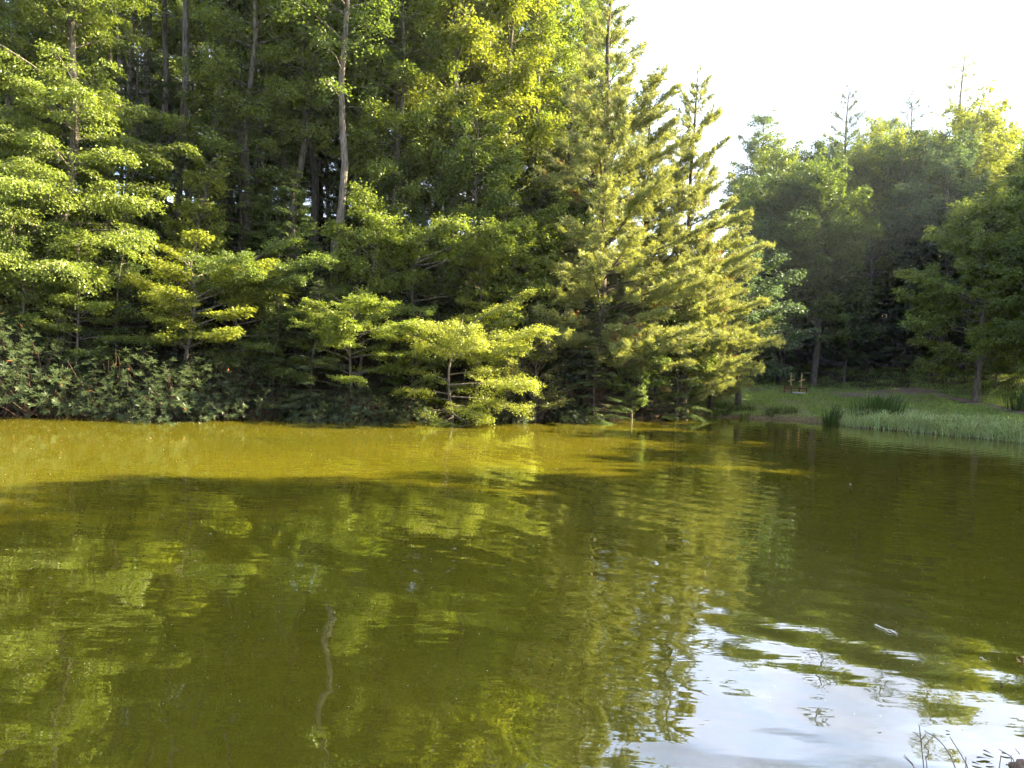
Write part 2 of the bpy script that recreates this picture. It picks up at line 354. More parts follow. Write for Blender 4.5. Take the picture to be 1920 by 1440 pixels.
def needle_tufts(r, sec, per_m, ln, nn=9, wid=.014, brown=None):
    st, az, e0, c, Ln = sec
    cnt = np.maximum(2, np.round(Ln * per_m)).astype(int); idx = np.repeat(np.arange(len(az)), cnt); m = len(idx)
    s = r.uniform(.12, 1.02, m)
    P = pts_on(st[idx], az[idx], e0[idx], c[idx], Ln[idx], s) + r.normal(0, .05, (m, 3))
    a = az[idx] + r.normal(0, .5, m); e = e0[idx] + c[idx] * s + .35 + r.normal(0, .25, m)
    D = np.stack([np.sin(a) * np.cos(e), np.cos(a) * np.cos(e), np.sin(e)], -1)
    P = np.repeat(P, nn, 0); D = unit(np.repeat(D, nn, 0) + r.normal(0, .55, (m * nn, 3)))
    Sd = unit(np.cross(D, r.normal(0, 1, (m * nn, 3))))
    l = (ln * r.uniform(.7, 1.2, m * nn))[:, None]
    V = np.stack([P - Sd * wid * .5, P + Sd * wid * .5, P + D * l], 1).reshape(-1, 3)
    F = np.arange(len(V)).reshape(-1, 3)
    ct = np.repeat(r.uniform(0, 1, len(az))[idx] * .6 + r.uniform(0, 1, m) * .4, nn * 3)
    bw = np.repeat((brown[idx] if brown is not None else np.zeros(m)), nn * 3)
    return V, F, ct, bw

PROTO = {}
def broadleaf(key, seed, H, zb, zt, r0, n1, prof, elev, curve, k2, ang2, len2, per_m, size, spread, flat, lean=-.25, bark=None, trunk_top=None, vj=.05, aspect=.6, **kw):
    r = np.random.default_rng(seed)
    prim, sec = shoots(r, H, zb, zt, n1, prof, elev, curve, k2, ang2, len2, seed=seed, **kw)
    wob = kw.get('wob', .25)
    me, _ = wood_mesh(key + '_trunk', H, r0, trunk_top or zt, prim + (np.clip(prim[4] * .014, .012, r0 * .5),), sec + (np.full(len(sec[1]), .009),), bark or M_BARK, wob=wob, seed=seed)
    V, F, ct = spray_leaves(r, sec, per_m, size, spread, flat, lean, vj=vj, aspect=aspect)
    cr = mesh_from(key + '_crown', V, [F], M_LEAF, {'tint': ct, 'brown': (ct > 2).astype(float)})
    PROTO[key] = [('trunk', me), ('crown', cr)]
    return len(F)
def pine(key, seed, H, zb, r0, n1, rad, whorl, bias=None, brown_p=.011, per_m=11, nn=9):
    r = np.random.default_rng(seed)
    prof = lambda u: rad * (.10 + (1 - u) ** .72) * (1 if u > .12 else .75 + 2 * u)
    elev = lambda u: math.radians(8 + 38 * u)
    prim, sec = shoots(r, H, zb, H - .4, n1, prof, elev, .06, 8.5, .80, .27, az_bias=bias, whorl=whorl, wob=.12, seed=seed, min_t=.18, c2=.10, e2j=.24, upow=1.12)
    bw = (r.uniform(0, 1, len(sec[1])) < brown_p).astype(float)
    # browning gathers on the lower, inner shoots
    zrel = (sec[0][:, 2] - zb) / (H - zb); rr = np.hypot(sec[0][:, 0], sec[0][:, 1])
    bw = np.maximum(bw, ((zrel < .55) & (rr < rad * .45) & (r.uniform(0, 1, len(bw)) < brown_p * 6)).astype(float)) * r.uniform(.6, 1, len(bw))
    me, _ = wood_mesh(key + '_trunk', H, r0, H, prim + (np.clip(prim[4] * .011, .012, .07),), sec + (np.full(len(sec[1]), .008),), M_BARK_D, wob=.12, seed=seed)
    # the leader and the primary ends carry tufts too
    tips = (np.concatenate([sec[0], pts_on(*prim[:4], prim[4], np.full(n1, .6))]), np.concatenate([sec[1], prim[1]]), np.concatenate([sec[2], prim[2] + prim[3] * .6]), np.concatenate([sec[3], np.full(n1, .1)]), np.concatenate([sec[4], prim[4] * .4]))
    V, F, ct, b = needle_tufts(r, tips, per_m, .135, nn, .0185, np.concatenate([bw, np.zeros(n1)]))
    cr = mesh_from(key + '_crown', V, [F], M_NEEDLE, {'tint': ct, 'brown': b})
    PROTO[key] = [('trunk', me), ('crown', cr)]
    return len(F)
def rhodo(key, seed, rx, rz, nw, leaf=.135, low=.20):
    r = np.random.default_rng(seed)
    th = r.uniform(0, 2 * math.pi, nw); u = r.uniform(low, 1, nw)
    rr = np.sqrt(np.clip(1 - (u * .98) ** 2, 0, 1)) * (1 + .18 * np.sin(3 * th + seed) + r.normal(0, .07, nw)) * np.where(r.uniform(0, 1, nw) < .25, r.uniform(.55, .9, nw), 1)
    C = np.stack([np.cos(th) * rx * rr, np.sin(th) * rx * rr, u * rz * (1 + r.normal(0, .08, nw))], -1)
    axis = unit(C * [1, 1, .8] / [rx, rx, rz] + np.array([0, 0, .55]) + r.normal(0, .2, (nw, 3)))
    k = 9; n = nw * k
    A = np.repeat(axis, k, 0); a1 = unit(np.cross(A, np.array([.3, .2, 1.0]))); a2 = np.cross(A, a1)
    ph = np.tile(np.arange(k) * 2 * math.pi / k, nw) + np.repeat(r.uniform(0, 6, nw), k) + r.normal(0, .18, n)
    out_ = np.cos(ph)[:, None] * a1 + np.sin(ph)[:, None] * a2
    D = unit(out_ + A * r.uniform(-.25, .55, n)[:, None])
    N = unit(A + out_ * -.1)
    Ls = leaf * r.uniform(.75, 1.2, n) * np.repeat(r.uniform(.8, 1.15, nw), k)
    V, F = leaves(np.repeat(C, k, 0), D, N, Ls, Ls * .25, fold=-.04)
    ct = np.repeat(np.repeat(r.uniform(0, 1, nw), k) * .5 + r.uniform(0, .5, n), 4)
    bw = np.repeat((r.uniform(0, 1, n) < .003) * .8, 4)
    cr = mesh_from(key + '_foliage', V, [F], M_WAXY, {'tint': ct, 'brown': bw})
    m = min(nw, 130); sel = r.choice(nw, m, replace=False)
    b0 = np.stack([r.normal(0, rx * .22, m), r.normal(0, rx * .22, m), np.full(m, -.3)], -1); e = C[sel]
    ts = np.linspace(0, 1, 7)[None, :, None]
    ctrl = b0 * .35 + e * .65; ctrl[:, 2] = e[:, 2] * .25 - .05 + r.normal(0, .15, m); ctrl += r.normal(0, .18, (m, 3))
    PP = b0[:, None] * (1 - ts) ** 2 + ctrl[:, None] * 2 * ts * (1 - ts) + e[:, None] * ts ** 2
    PP[:, 1:-1] += r.normal(0, .035, (m, 5, 3))
    Vs, Fs = tubes(PP, np.full((m, 7), .011) * np.linspace(1.5, .5, 7), 4)
    PROTO[key] = [('stems', mesh_from(key + '_stems', Vs, [Fs], M_STEM, smooth=True)), ('foliage', cr)]
    return len(F)
R_ = math.radians
n_leaf = 0
# tall forest trees with bare lower trunks
n_leaf += broadleaf('tall_a', 11, 19, 6.5, 18.6, .17, 56, lambda u: 2.9 * (.35 + .75 * math.sin(math.pi * min(1, u * .9 + .1))), lambda u: R_(12 + 40 * u), -.18, 6.2, .9, .40, 92, .12, .28, .6, lean=-.45, e2j=.45, vj=.10)
n_leaf += broadleaf('tall_b', 12, 18, 5.0, 17.5, .15, 58, lambda u: 2.6 * (.45 + .65 * math.sin(math.pi * min(1, u * .9 + .1))), lambda u: R_(5 + 40 * u), -.25, 6.2, .9, .40, 92, .118, .27, .55, lean=-.4, e2j=.45, vj=.10)
n_leaf += broadleaf('tall_c', 13, 20, 5.8, 19.5, .16, 48, lambda u: 2.5 * (.5 + .6 * math.sin(math.pi * min(1, u + .05))), lambda u: R_(20 + 35 * u), -.1, 5.8, 1.0, .42, 88, .128, .30, .7, lean=-.3, e2j=.45, vj=.10)
n_leaf += broadleaf('tall_d', 15, 21, 9.5, 20.5, .17, 40, lambda u: 2.6 * (.5 + .6 * math.sin(math.pi * min(1, u + .05))), lambda u: R_(15 + 35 * u), -.15, 5.0, 1.0, .42, 60, .128, .30, .7, lean=-.3, e2j=.45, vj=.10)
# mid-height trees leafed almost to the ground
n_leaf += broadleaf('mid_a', 14, 12, 1.8, 11.8, .10, 62, lambda u: 2.5 * (.5 + .6 * math.sin(math.pi * min(1, u * .8 + .15))), lambda u: R_(4 + 38 * u), -.2, 6.0, .9, .40, 90, .112, .26, .45, lean=-.35, e2j=.45, vj=.10)
# the big drooping tree
n_leaf += broadleaf('droop', 21, 17, 2.2, 16.8, .20, 108, lambda u: 3.9 * (1 - u) ** .55 + .4, lambda u: R_(8 + 42 * u), -.42, 5.6, .8, .36, 105, .094, .24, .42, lean=-.55, c2=-.5, e2j=.22, vj=.06, min_t=.04)
# layered understory
n_leaf += broadleaf('layer_a', 31, 5.2, 1.4, 5.0, .07, 32, lambda u: 2.6 * (.55 + .6 * math.sin(math.pi * (u * .8 + .15))), lambda u: R_(14 + 18 * u), -.16, 7.0, .8, .42, 112, .092, .20, .32, lean=-.15, layers=6, ljit=.05, c2=-.15, e2j=.16, vj=.04, wob=.45, aspect=.68, az_bias=(1.0, .35))
n_leaf += broadleaf('layer_b', 32, 6.5, 1.0, 6.3, .06, 46, lambda u: 2.2 * (1.05 - u * .75), lambda u: R_(6 + 30 * u), -.22, 7.0, .8, .44, 100, .098, .21, .38, lean=-.25, c2=-.25, e2j=.2, vj=.05, wob=.4, aspect=.7, az_bias=(2.0, .3))
n_leaf += broadleaf('layer_c', 37, 5.8, .9, 5.4, .08, 26, lambda u: 3.0 * (.5 + .6 * math.sin(math.pi * (u * .7 + .1))), lambda u: R_(-6 + 38 * u), -.10, 6.5, .95, .44, 112, .088, .22, .4, lean=-.3, ljit=.08, c2=-.3, e2j=.22, vj=.06, wob=.8, aspect=.62, az_bias=(3.6, .45))
n_leaf += broadleaf('layer_d', 38, 7.2, 1.6, 7.0, .06, 34, lambda u: 2.0 * (.45 + .7 * math.sin(math.pi * (u * .85 + .1))), lambda u: R_(10 + 42 * u), -.22, 6.5, .95, .44, 100, .102, .22, .55, lean=-.35, c2=-.35, e2j=.3, vj=.08, wob=.7, aspect=.75, az_bias=(5.0, .4))
n_leaf += broadleaf('maple', 33, 7.0, 1.6, 6.9, .06, 42, lambda u: 1.7 * (1.0 - u * .6), lambda u: R_(25 + 30 * u), -.1, 6.0, .8, .44, 92, .118, .21, .5, lean=-.25, vj=.07, e2j=.3, wob=.4, aspect=.85)
# feathery hemlocks
n_leaf += broadleaf('hemlock', 41, 9.5, .6, 9.4, .09, 90, lambda u: 2.7 * (1 - u) ** .75 + .15, lambda u: R_(2 + 22 * u), -.32, 7.0, .85, .34, 95, .085, .13, .22, lean=-.3, bark=M_BARK_D, c2=-.35, e2j=.06, vj=.02, aspect=.5)
n_leaf += broadleaf('hemlock_b', 42, 13, 2.0, 12.8, .11, 96, lambda u: 2.4 * (1 - u) ** .6 + .2, lambda u: R_(-4 + 22 * u), -.28, 6.4, .85, .36, 85, .09, .14, .25, lean=-.3, bark=M_BARK_D, c2=-.35, e2j=.06, vj=.02, aspect=.5)
# meadow-edge trees, rounder crowns
n_leaf += broadleaf('round_a', 51, 12, 2.2, 11.6, .20, 70, lambda u: 4.2 * (.45 + .65 * math.sin(math.pi * (u * .75 + .15))), lambda u: R_(5 + 50 * u), -.05, 3.0, .95, .40, 92, .165, .30, .6, lean=-.3, e2j=.45, vj=.10)
n_leaf += broadleaf('round_b', 52, 15, 2.8, 14.6, .22, 80, lambda u: 3.8 * (.45 + .65 * math.sin(math.pi * (u * .8 + .12))), lambda u: R_(8 + 52 * u), -.08, 3.0, .95, .38, 92, .165, .30, .6, lean=-.3, e2j=.45, vj=.10)
n_leaf += broadleaf('round_c', 53, 9, 1.6, 8.8, .15, 50, lambda u: 3.3 * (.5 + .6 * math.sin(math.pi * (u * .8 + .12))), lambda u: R_(0 + 45 * u), -.12, 4.8, .9, .42, 46, .17, .28, .45, lean=-.35, layers=7, e2j=.3, vj=.08)
n_leaf += broadleaf('bush', 61, 3.2, .2, 3.1, .04, 60, lambda u: 1.5 * (1.05 - .6 * u), lambda u: R_(20 + 50 * u), .05, 7.0, .9, .42, 80, .08, .10, .7, lean=0, vj=.05)
n_leaf += pine('pine_a', 71, 16.5, 1.2, .20, 135, 3.8, 19, bias=(R_(95), .15), per_m=34, nn=9)
n_leaf += pine('pine_b', 72, 15.0, 1.0, .18, 128, 3.7, 18, bias=(R_(80), .15), brown_p=.008, per_m=34, nn=9)
n_leaf += pine('pine_far', 73, 17, 6, .16, 70, 3.0, 14, brown_p=0, per_m=14, nn=9)
for i, (rx, rz, nw) in enumerate(((1.9, 2.1, 820), (1.6, 1.7, 660), (2.2, 2.5, 980))): n_leaf += rhodo('rhodo_%d' % i, 81 + i, rx, rz, nw)
print('unique faces', n_leaf, {k: sum(len(m.polygons) for _, m in v) for k, v in PROTO.items()})

def plant(key, name, x, y, label, cat, color, scale=1.0, rot=None, group=None, zoff=0.0, tilt=(0, 0), sz=None, r=random.Random(5)):
    o = bpy.data.objects.new(name, None); COL.objects.link(o); o.empty_display_size = .2
    o.location = (x, y, gz(x, y) + zoff)
    o.rotation_euler = (tilt[0], tilt[1], r.uniform(0, 6.28) if rot is None else rot)
    o.scale = (scale, scale, sz or scale)
    tag(o, label, cat, group)
    for nm, me in PROTO[key]:
        p = link(nm, me, o); p.color = (*color, 1)
    return o
def ppx(px, Y, key, name, label, cat, color, scale=1.0, **k):
    d = ray(px, 700); x = d[0] * Y / d[1]
    return plant(key, name, x, Y, label, cat, color, scale, **k)

# leaf colours (tones of the kinds; yellow and lime also put sunlight into crowns)
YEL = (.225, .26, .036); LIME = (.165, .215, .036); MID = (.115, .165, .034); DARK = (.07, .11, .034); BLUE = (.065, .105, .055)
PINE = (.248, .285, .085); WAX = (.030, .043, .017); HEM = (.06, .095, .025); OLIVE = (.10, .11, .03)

# landmarks for telling the background trees apart
MARKS = [(-40, 'the left edge'), (118, 'the big drooping tree'), (245, 'the dark forked trunk'), (350, 'the thick rough trunk'), (470, 'the mid-bank hemlock'), (625, 'the slim bare trunk'), (735, 'the broken pale trunk'), (842, 'the big grey trunk'), (960, 'the slender bright tree'), (1118, 'the tallest pine'), (1282, 'the second pine'),
         (1450, 'the golden boughs'), (1528, 'the stout trunk'), (1620, 'the bright round tree'), (1700, 'the dark round tree'), (1770, 'the blue-green tree'), (1838, 'the slim leaning trunk'), (1935, 'the right edge')]
KIND = {'tall_a': 'tall leafy tree', 'tall_b': 'tall narrow tree', 'tall_c': 'tall high-crowned tree', 'tall_d': 'bare-trunked tree', 'mid_a': 'low-branched tree', 'hemlock_b': 'tall feathery hemlock', 'hemlock': 'feathery hemlock sapling', 'layer_b': 'flat-layered sapling', 'layer_d': 'loose leafy sapling', 'maple': 'upright maple sapling', 'round_a': 'broad round tree', 'round_b': 'tall round tree'}
def where(px):
    m = min(MARKS, key=lambda q: abs(q[0] - px)); d = px - m[0]
    return ('by ' if 'edge' in m[1] else 'behind ' if abs(d) < 22 else 'left of ' if d < 0 else 'right of ') + m[1]
# ------------------------------------------------------------------ the wooded bank on the left
T = ppx
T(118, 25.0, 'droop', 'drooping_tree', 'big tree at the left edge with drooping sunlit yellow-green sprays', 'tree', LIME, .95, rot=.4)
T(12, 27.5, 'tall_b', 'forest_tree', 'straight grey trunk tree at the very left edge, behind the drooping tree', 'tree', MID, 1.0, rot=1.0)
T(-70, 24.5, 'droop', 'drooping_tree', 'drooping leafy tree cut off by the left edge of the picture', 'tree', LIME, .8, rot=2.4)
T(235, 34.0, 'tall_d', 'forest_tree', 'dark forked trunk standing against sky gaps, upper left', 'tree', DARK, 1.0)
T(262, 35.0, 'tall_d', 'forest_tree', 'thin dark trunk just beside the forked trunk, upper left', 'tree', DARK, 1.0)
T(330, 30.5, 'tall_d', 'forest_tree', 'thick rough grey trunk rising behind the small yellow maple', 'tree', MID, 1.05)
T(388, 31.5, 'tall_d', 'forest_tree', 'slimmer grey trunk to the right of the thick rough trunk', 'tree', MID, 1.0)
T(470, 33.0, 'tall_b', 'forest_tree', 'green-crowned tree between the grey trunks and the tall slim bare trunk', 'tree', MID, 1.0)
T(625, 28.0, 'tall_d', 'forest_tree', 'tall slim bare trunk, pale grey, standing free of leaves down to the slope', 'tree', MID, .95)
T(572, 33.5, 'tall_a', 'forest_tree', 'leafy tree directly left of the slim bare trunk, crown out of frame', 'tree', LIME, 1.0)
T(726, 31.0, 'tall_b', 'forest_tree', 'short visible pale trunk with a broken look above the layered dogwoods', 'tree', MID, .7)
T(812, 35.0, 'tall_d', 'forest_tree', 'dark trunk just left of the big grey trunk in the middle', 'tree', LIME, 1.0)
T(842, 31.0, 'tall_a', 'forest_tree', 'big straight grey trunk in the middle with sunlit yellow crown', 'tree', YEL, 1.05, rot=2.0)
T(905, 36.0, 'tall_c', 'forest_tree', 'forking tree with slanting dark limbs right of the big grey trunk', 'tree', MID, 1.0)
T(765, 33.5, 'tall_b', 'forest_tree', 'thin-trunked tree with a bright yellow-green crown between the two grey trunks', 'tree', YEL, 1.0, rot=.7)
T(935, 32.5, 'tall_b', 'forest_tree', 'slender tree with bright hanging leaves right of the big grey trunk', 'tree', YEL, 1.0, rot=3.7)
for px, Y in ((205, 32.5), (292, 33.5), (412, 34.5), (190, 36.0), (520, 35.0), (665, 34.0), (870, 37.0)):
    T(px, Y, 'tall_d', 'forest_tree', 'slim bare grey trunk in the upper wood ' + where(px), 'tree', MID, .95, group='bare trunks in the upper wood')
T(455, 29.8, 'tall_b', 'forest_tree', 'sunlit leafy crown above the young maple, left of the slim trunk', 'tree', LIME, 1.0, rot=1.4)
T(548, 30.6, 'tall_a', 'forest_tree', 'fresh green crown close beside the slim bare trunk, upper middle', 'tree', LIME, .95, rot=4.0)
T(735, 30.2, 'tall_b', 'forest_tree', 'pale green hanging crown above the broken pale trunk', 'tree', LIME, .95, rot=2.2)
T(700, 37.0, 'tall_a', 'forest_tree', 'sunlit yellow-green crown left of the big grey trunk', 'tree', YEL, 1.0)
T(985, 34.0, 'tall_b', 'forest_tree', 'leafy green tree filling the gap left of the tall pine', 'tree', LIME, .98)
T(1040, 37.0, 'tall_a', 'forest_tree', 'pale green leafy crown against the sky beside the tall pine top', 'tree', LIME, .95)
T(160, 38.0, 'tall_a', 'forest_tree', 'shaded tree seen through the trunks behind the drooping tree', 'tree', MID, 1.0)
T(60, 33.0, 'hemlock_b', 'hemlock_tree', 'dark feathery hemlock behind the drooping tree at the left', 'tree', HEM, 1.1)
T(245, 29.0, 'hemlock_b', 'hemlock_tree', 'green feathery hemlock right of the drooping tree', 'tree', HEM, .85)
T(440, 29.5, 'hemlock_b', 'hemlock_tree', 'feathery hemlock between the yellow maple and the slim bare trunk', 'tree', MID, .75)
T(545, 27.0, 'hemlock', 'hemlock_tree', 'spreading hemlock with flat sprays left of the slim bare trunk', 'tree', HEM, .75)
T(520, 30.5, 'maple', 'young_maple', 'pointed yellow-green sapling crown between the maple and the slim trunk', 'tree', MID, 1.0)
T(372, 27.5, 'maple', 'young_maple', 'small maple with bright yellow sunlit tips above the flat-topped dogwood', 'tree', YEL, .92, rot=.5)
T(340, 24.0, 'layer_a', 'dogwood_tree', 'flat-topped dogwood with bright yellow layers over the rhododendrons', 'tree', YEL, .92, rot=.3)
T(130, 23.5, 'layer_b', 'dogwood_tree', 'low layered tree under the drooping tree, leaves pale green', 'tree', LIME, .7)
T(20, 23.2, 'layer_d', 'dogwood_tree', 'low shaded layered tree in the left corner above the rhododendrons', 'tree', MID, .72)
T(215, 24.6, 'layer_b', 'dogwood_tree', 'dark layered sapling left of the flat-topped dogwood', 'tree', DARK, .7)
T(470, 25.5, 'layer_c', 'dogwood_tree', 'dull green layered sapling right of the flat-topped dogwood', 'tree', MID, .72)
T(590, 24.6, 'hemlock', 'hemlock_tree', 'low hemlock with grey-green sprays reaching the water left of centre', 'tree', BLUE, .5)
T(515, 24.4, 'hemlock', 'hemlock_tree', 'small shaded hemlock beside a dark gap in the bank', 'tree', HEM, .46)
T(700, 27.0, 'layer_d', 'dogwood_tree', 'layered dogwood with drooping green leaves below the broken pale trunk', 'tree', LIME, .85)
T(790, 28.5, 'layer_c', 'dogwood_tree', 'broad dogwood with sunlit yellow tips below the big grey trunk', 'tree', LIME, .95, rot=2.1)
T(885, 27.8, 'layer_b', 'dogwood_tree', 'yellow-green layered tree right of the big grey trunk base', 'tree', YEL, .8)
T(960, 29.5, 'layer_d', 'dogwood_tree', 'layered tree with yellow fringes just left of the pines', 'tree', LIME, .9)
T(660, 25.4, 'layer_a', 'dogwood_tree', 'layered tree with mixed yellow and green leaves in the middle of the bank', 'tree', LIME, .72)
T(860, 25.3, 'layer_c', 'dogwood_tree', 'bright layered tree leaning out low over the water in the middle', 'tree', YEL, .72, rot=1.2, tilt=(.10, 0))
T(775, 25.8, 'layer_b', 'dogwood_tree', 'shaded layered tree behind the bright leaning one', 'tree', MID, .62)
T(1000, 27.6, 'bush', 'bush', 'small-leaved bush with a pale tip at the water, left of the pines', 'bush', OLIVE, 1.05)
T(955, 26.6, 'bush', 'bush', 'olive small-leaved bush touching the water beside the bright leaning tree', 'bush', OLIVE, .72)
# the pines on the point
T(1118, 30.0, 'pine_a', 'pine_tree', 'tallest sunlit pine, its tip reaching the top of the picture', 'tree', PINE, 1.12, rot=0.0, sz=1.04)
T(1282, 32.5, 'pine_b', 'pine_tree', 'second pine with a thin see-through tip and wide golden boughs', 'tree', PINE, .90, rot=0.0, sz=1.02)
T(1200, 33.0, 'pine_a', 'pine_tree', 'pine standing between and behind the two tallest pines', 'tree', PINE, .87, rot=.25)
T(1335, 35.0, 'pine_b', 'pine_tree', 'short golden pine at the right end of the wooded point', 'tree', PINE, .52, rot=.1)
T(1050, 33.0, 'pine_a', 'pine_tree', 'darker pine hidden on the left side of the tallest pine', 'tree', (.085, .11, .035), .72, rot=2.6)  # shaded side of the pines put into a darker needle colour
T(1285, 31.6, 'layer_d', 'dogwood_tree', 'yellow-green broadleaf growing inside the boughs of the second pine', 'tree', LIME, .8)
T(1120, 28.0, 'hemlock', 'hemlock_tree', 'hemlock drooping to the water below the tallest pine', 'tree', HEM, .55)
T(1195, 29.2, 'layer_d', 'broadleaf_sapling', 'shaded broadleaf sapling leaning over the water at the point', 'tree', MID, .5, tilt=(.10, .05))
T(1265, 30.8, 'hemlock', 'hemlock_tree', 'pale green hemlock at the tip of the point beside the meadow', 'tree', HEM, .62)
T(1385, 38.0, 'round_c', 'broadleaf_tree', 'blue-green broadleaf tree peeping out right of the golden boughs', 'tree', BLUE, .85)
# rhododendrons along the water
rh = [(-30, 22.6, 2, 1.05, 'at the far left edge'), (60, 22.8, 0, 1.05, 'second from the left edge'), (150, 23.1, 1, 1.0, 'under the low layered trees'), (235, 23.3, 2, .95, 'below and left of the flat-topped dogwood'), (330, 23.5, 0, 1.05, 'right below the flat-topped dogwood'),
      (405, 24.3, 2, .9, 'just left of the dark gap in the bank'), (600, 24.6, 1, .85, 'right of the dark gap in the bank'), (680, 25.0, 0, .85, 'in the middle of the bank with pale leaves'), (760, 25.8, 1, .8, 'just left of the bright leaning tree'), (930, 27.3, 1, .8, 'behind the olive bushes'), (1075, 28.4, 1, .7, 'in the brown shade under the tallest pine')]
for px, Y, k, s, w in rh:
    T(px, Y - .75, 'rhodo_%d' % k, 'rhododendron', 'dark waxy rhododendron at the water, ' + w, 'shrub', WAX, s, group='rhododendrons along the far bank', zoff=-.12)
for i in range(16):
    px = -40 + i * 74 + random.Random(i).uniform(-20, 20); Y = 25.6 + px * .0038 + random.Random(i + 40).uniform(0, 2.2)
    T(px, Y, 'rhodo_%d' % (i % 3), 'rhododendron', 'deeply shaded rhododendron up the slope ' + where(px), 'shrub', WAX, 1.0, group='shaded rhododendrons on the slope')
# deeper wood
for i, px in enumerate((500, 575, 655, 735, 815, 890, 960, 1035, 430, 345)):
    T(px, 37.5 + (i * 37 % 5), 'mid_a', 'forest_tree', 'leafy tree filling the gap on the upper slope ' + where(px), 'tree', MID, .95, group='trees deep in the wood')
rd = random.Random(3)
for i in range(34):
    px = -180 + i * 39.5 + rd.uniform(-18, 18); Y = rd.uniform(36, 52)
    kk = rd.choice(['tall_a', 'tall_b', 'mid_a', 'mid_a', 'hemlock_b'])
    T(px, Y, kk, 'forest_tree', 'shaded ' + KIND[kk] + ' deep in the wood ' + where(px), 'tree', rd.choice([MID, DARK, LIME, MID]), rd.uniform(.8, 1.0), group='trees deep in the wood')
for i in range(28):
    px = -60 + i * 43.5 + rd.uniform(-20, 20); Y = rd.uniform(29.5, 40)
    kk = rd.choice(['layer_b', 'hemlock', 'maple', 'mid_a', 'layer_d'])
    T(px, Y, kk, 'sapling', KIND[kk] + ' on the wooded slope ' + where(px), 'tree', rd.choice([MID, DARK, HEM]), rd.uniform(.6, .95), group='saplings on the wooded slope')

# ------------------------------------------------------------------ trees round the meadow
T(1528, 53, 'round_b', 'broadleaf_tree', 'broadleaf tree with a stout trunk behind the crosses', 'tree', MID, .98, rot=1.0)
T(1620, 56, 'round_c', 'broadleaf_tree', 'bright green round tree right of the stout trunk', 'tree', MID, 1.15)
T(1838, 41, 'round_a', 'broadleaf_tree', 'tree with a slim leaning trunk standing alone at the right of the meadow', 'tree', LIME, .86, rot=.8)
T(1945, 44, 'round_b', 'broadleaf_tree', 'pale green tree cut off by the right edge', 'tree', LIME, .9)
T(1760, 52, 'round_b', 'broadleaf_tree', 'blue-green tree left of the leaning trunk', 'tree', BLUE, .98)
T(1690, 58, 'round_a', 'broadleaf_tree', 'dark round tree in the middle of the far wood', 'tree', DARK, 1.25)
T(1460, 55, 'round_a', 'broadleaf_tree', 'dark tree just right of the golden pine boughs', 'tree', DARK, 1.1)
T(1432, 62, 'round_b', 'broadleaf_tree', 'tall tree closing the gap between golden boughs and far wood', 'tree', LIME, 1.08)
T(1800, 57, 'round_b', 'broadleaf_tree', 'warm tree with sunlit yellow top on the crest of the far wood', 'tree', YEL, 1.2)  # yellow leaf colour stands in for sun on the crest
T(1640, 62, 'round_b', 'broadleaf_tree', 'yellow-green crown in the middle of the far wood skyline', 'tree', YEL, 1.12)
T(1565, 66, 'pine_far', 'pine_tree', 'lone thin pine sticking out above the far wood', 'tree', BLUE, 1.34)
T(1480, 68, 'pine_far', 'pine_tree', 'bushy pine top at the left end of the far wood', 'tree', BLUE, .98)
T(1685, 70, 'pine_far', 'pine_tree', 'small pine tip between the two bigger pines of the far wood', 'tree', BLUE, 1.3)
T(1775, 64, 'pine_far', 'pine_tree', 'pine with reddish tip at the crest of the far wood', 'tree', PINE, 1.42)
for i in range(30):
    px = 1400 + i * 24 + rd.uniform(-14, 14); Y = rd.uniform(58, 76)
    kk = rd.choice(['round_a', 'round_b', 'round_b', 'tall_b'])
    T(px, Y, kk, 'broadleaf_tree', KIND[kk] + (' at the back of' if Y > 67 else ' inside') + ' the far wood ' + where(px), 'tree', rd.choice([MID, LIME, DARK, LIME]), rd.uniform(.85, 1.15), group='trees of the far wood')  # extra lime puts the sunlit crowns into the leaf colour
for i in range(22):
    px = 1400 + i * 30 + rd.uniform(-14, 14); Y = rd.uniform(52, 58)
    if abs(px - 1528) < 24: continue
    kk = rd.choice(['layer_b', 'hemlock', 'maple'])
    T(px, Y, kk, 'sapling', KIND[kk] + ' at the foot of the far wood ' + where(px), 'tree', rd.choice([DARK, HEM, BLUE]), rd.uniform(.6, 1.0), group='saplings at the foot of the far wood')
for px, Y, kk in ((1875, 47, 'layer_b'), (1905, 50, 'hemlock'), (1950, 47, 'mid_a'), (1985, 50, 'mid_a'), (1890, 55, 'mid_a'), (2030, 48, 'mid_a')):  # added to keep sun patches off the hillside
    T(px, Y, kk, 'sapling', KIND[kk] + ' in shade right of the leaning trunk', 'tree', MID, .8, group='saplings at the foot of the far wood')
# the wood on the right bank, beyond the picture, that shades the near water and the meadow
rb = [(21 + .6 * math.sin(i * 2.1), -9 + i * 3.38, 1.25 - .02 * (i % 3)) for i in range(8)] + [(27, -8 + i * 5, 1.3) for i in range(5)]
rb += [(22, 18.4, .82), (21.6, 21.2, .80), (23, 24.3, .76), (24.6, 28.2, .9), (26.6, 32.5, .86), (28.6, 37, .88), (31.5, 42, .95), (35, 47, 1.05), (39, 53, 1.1), (30, 29, .9), (32.5, 35, .95), (36, 41, 1.05), (28, 22, .75)]
for x, y in ((20, -6), (19.8, 0), (19.8, 6), (20, 11), (24, 15.5), (27, 36), (31, 45)):
    plant('round_c', 'broadleaf_tree', x, y, 'low tree in the right bank wood', 'tree', MID, .9, rot=y, group='trees of the right bank')
for x, y, s in rb:
    plant('round_b', 'broadleaf_tree', x, y, 'tree of the right bank wood that shades the near water', 'tree', MID, s, group='trees of the right bank', rot=x + y)

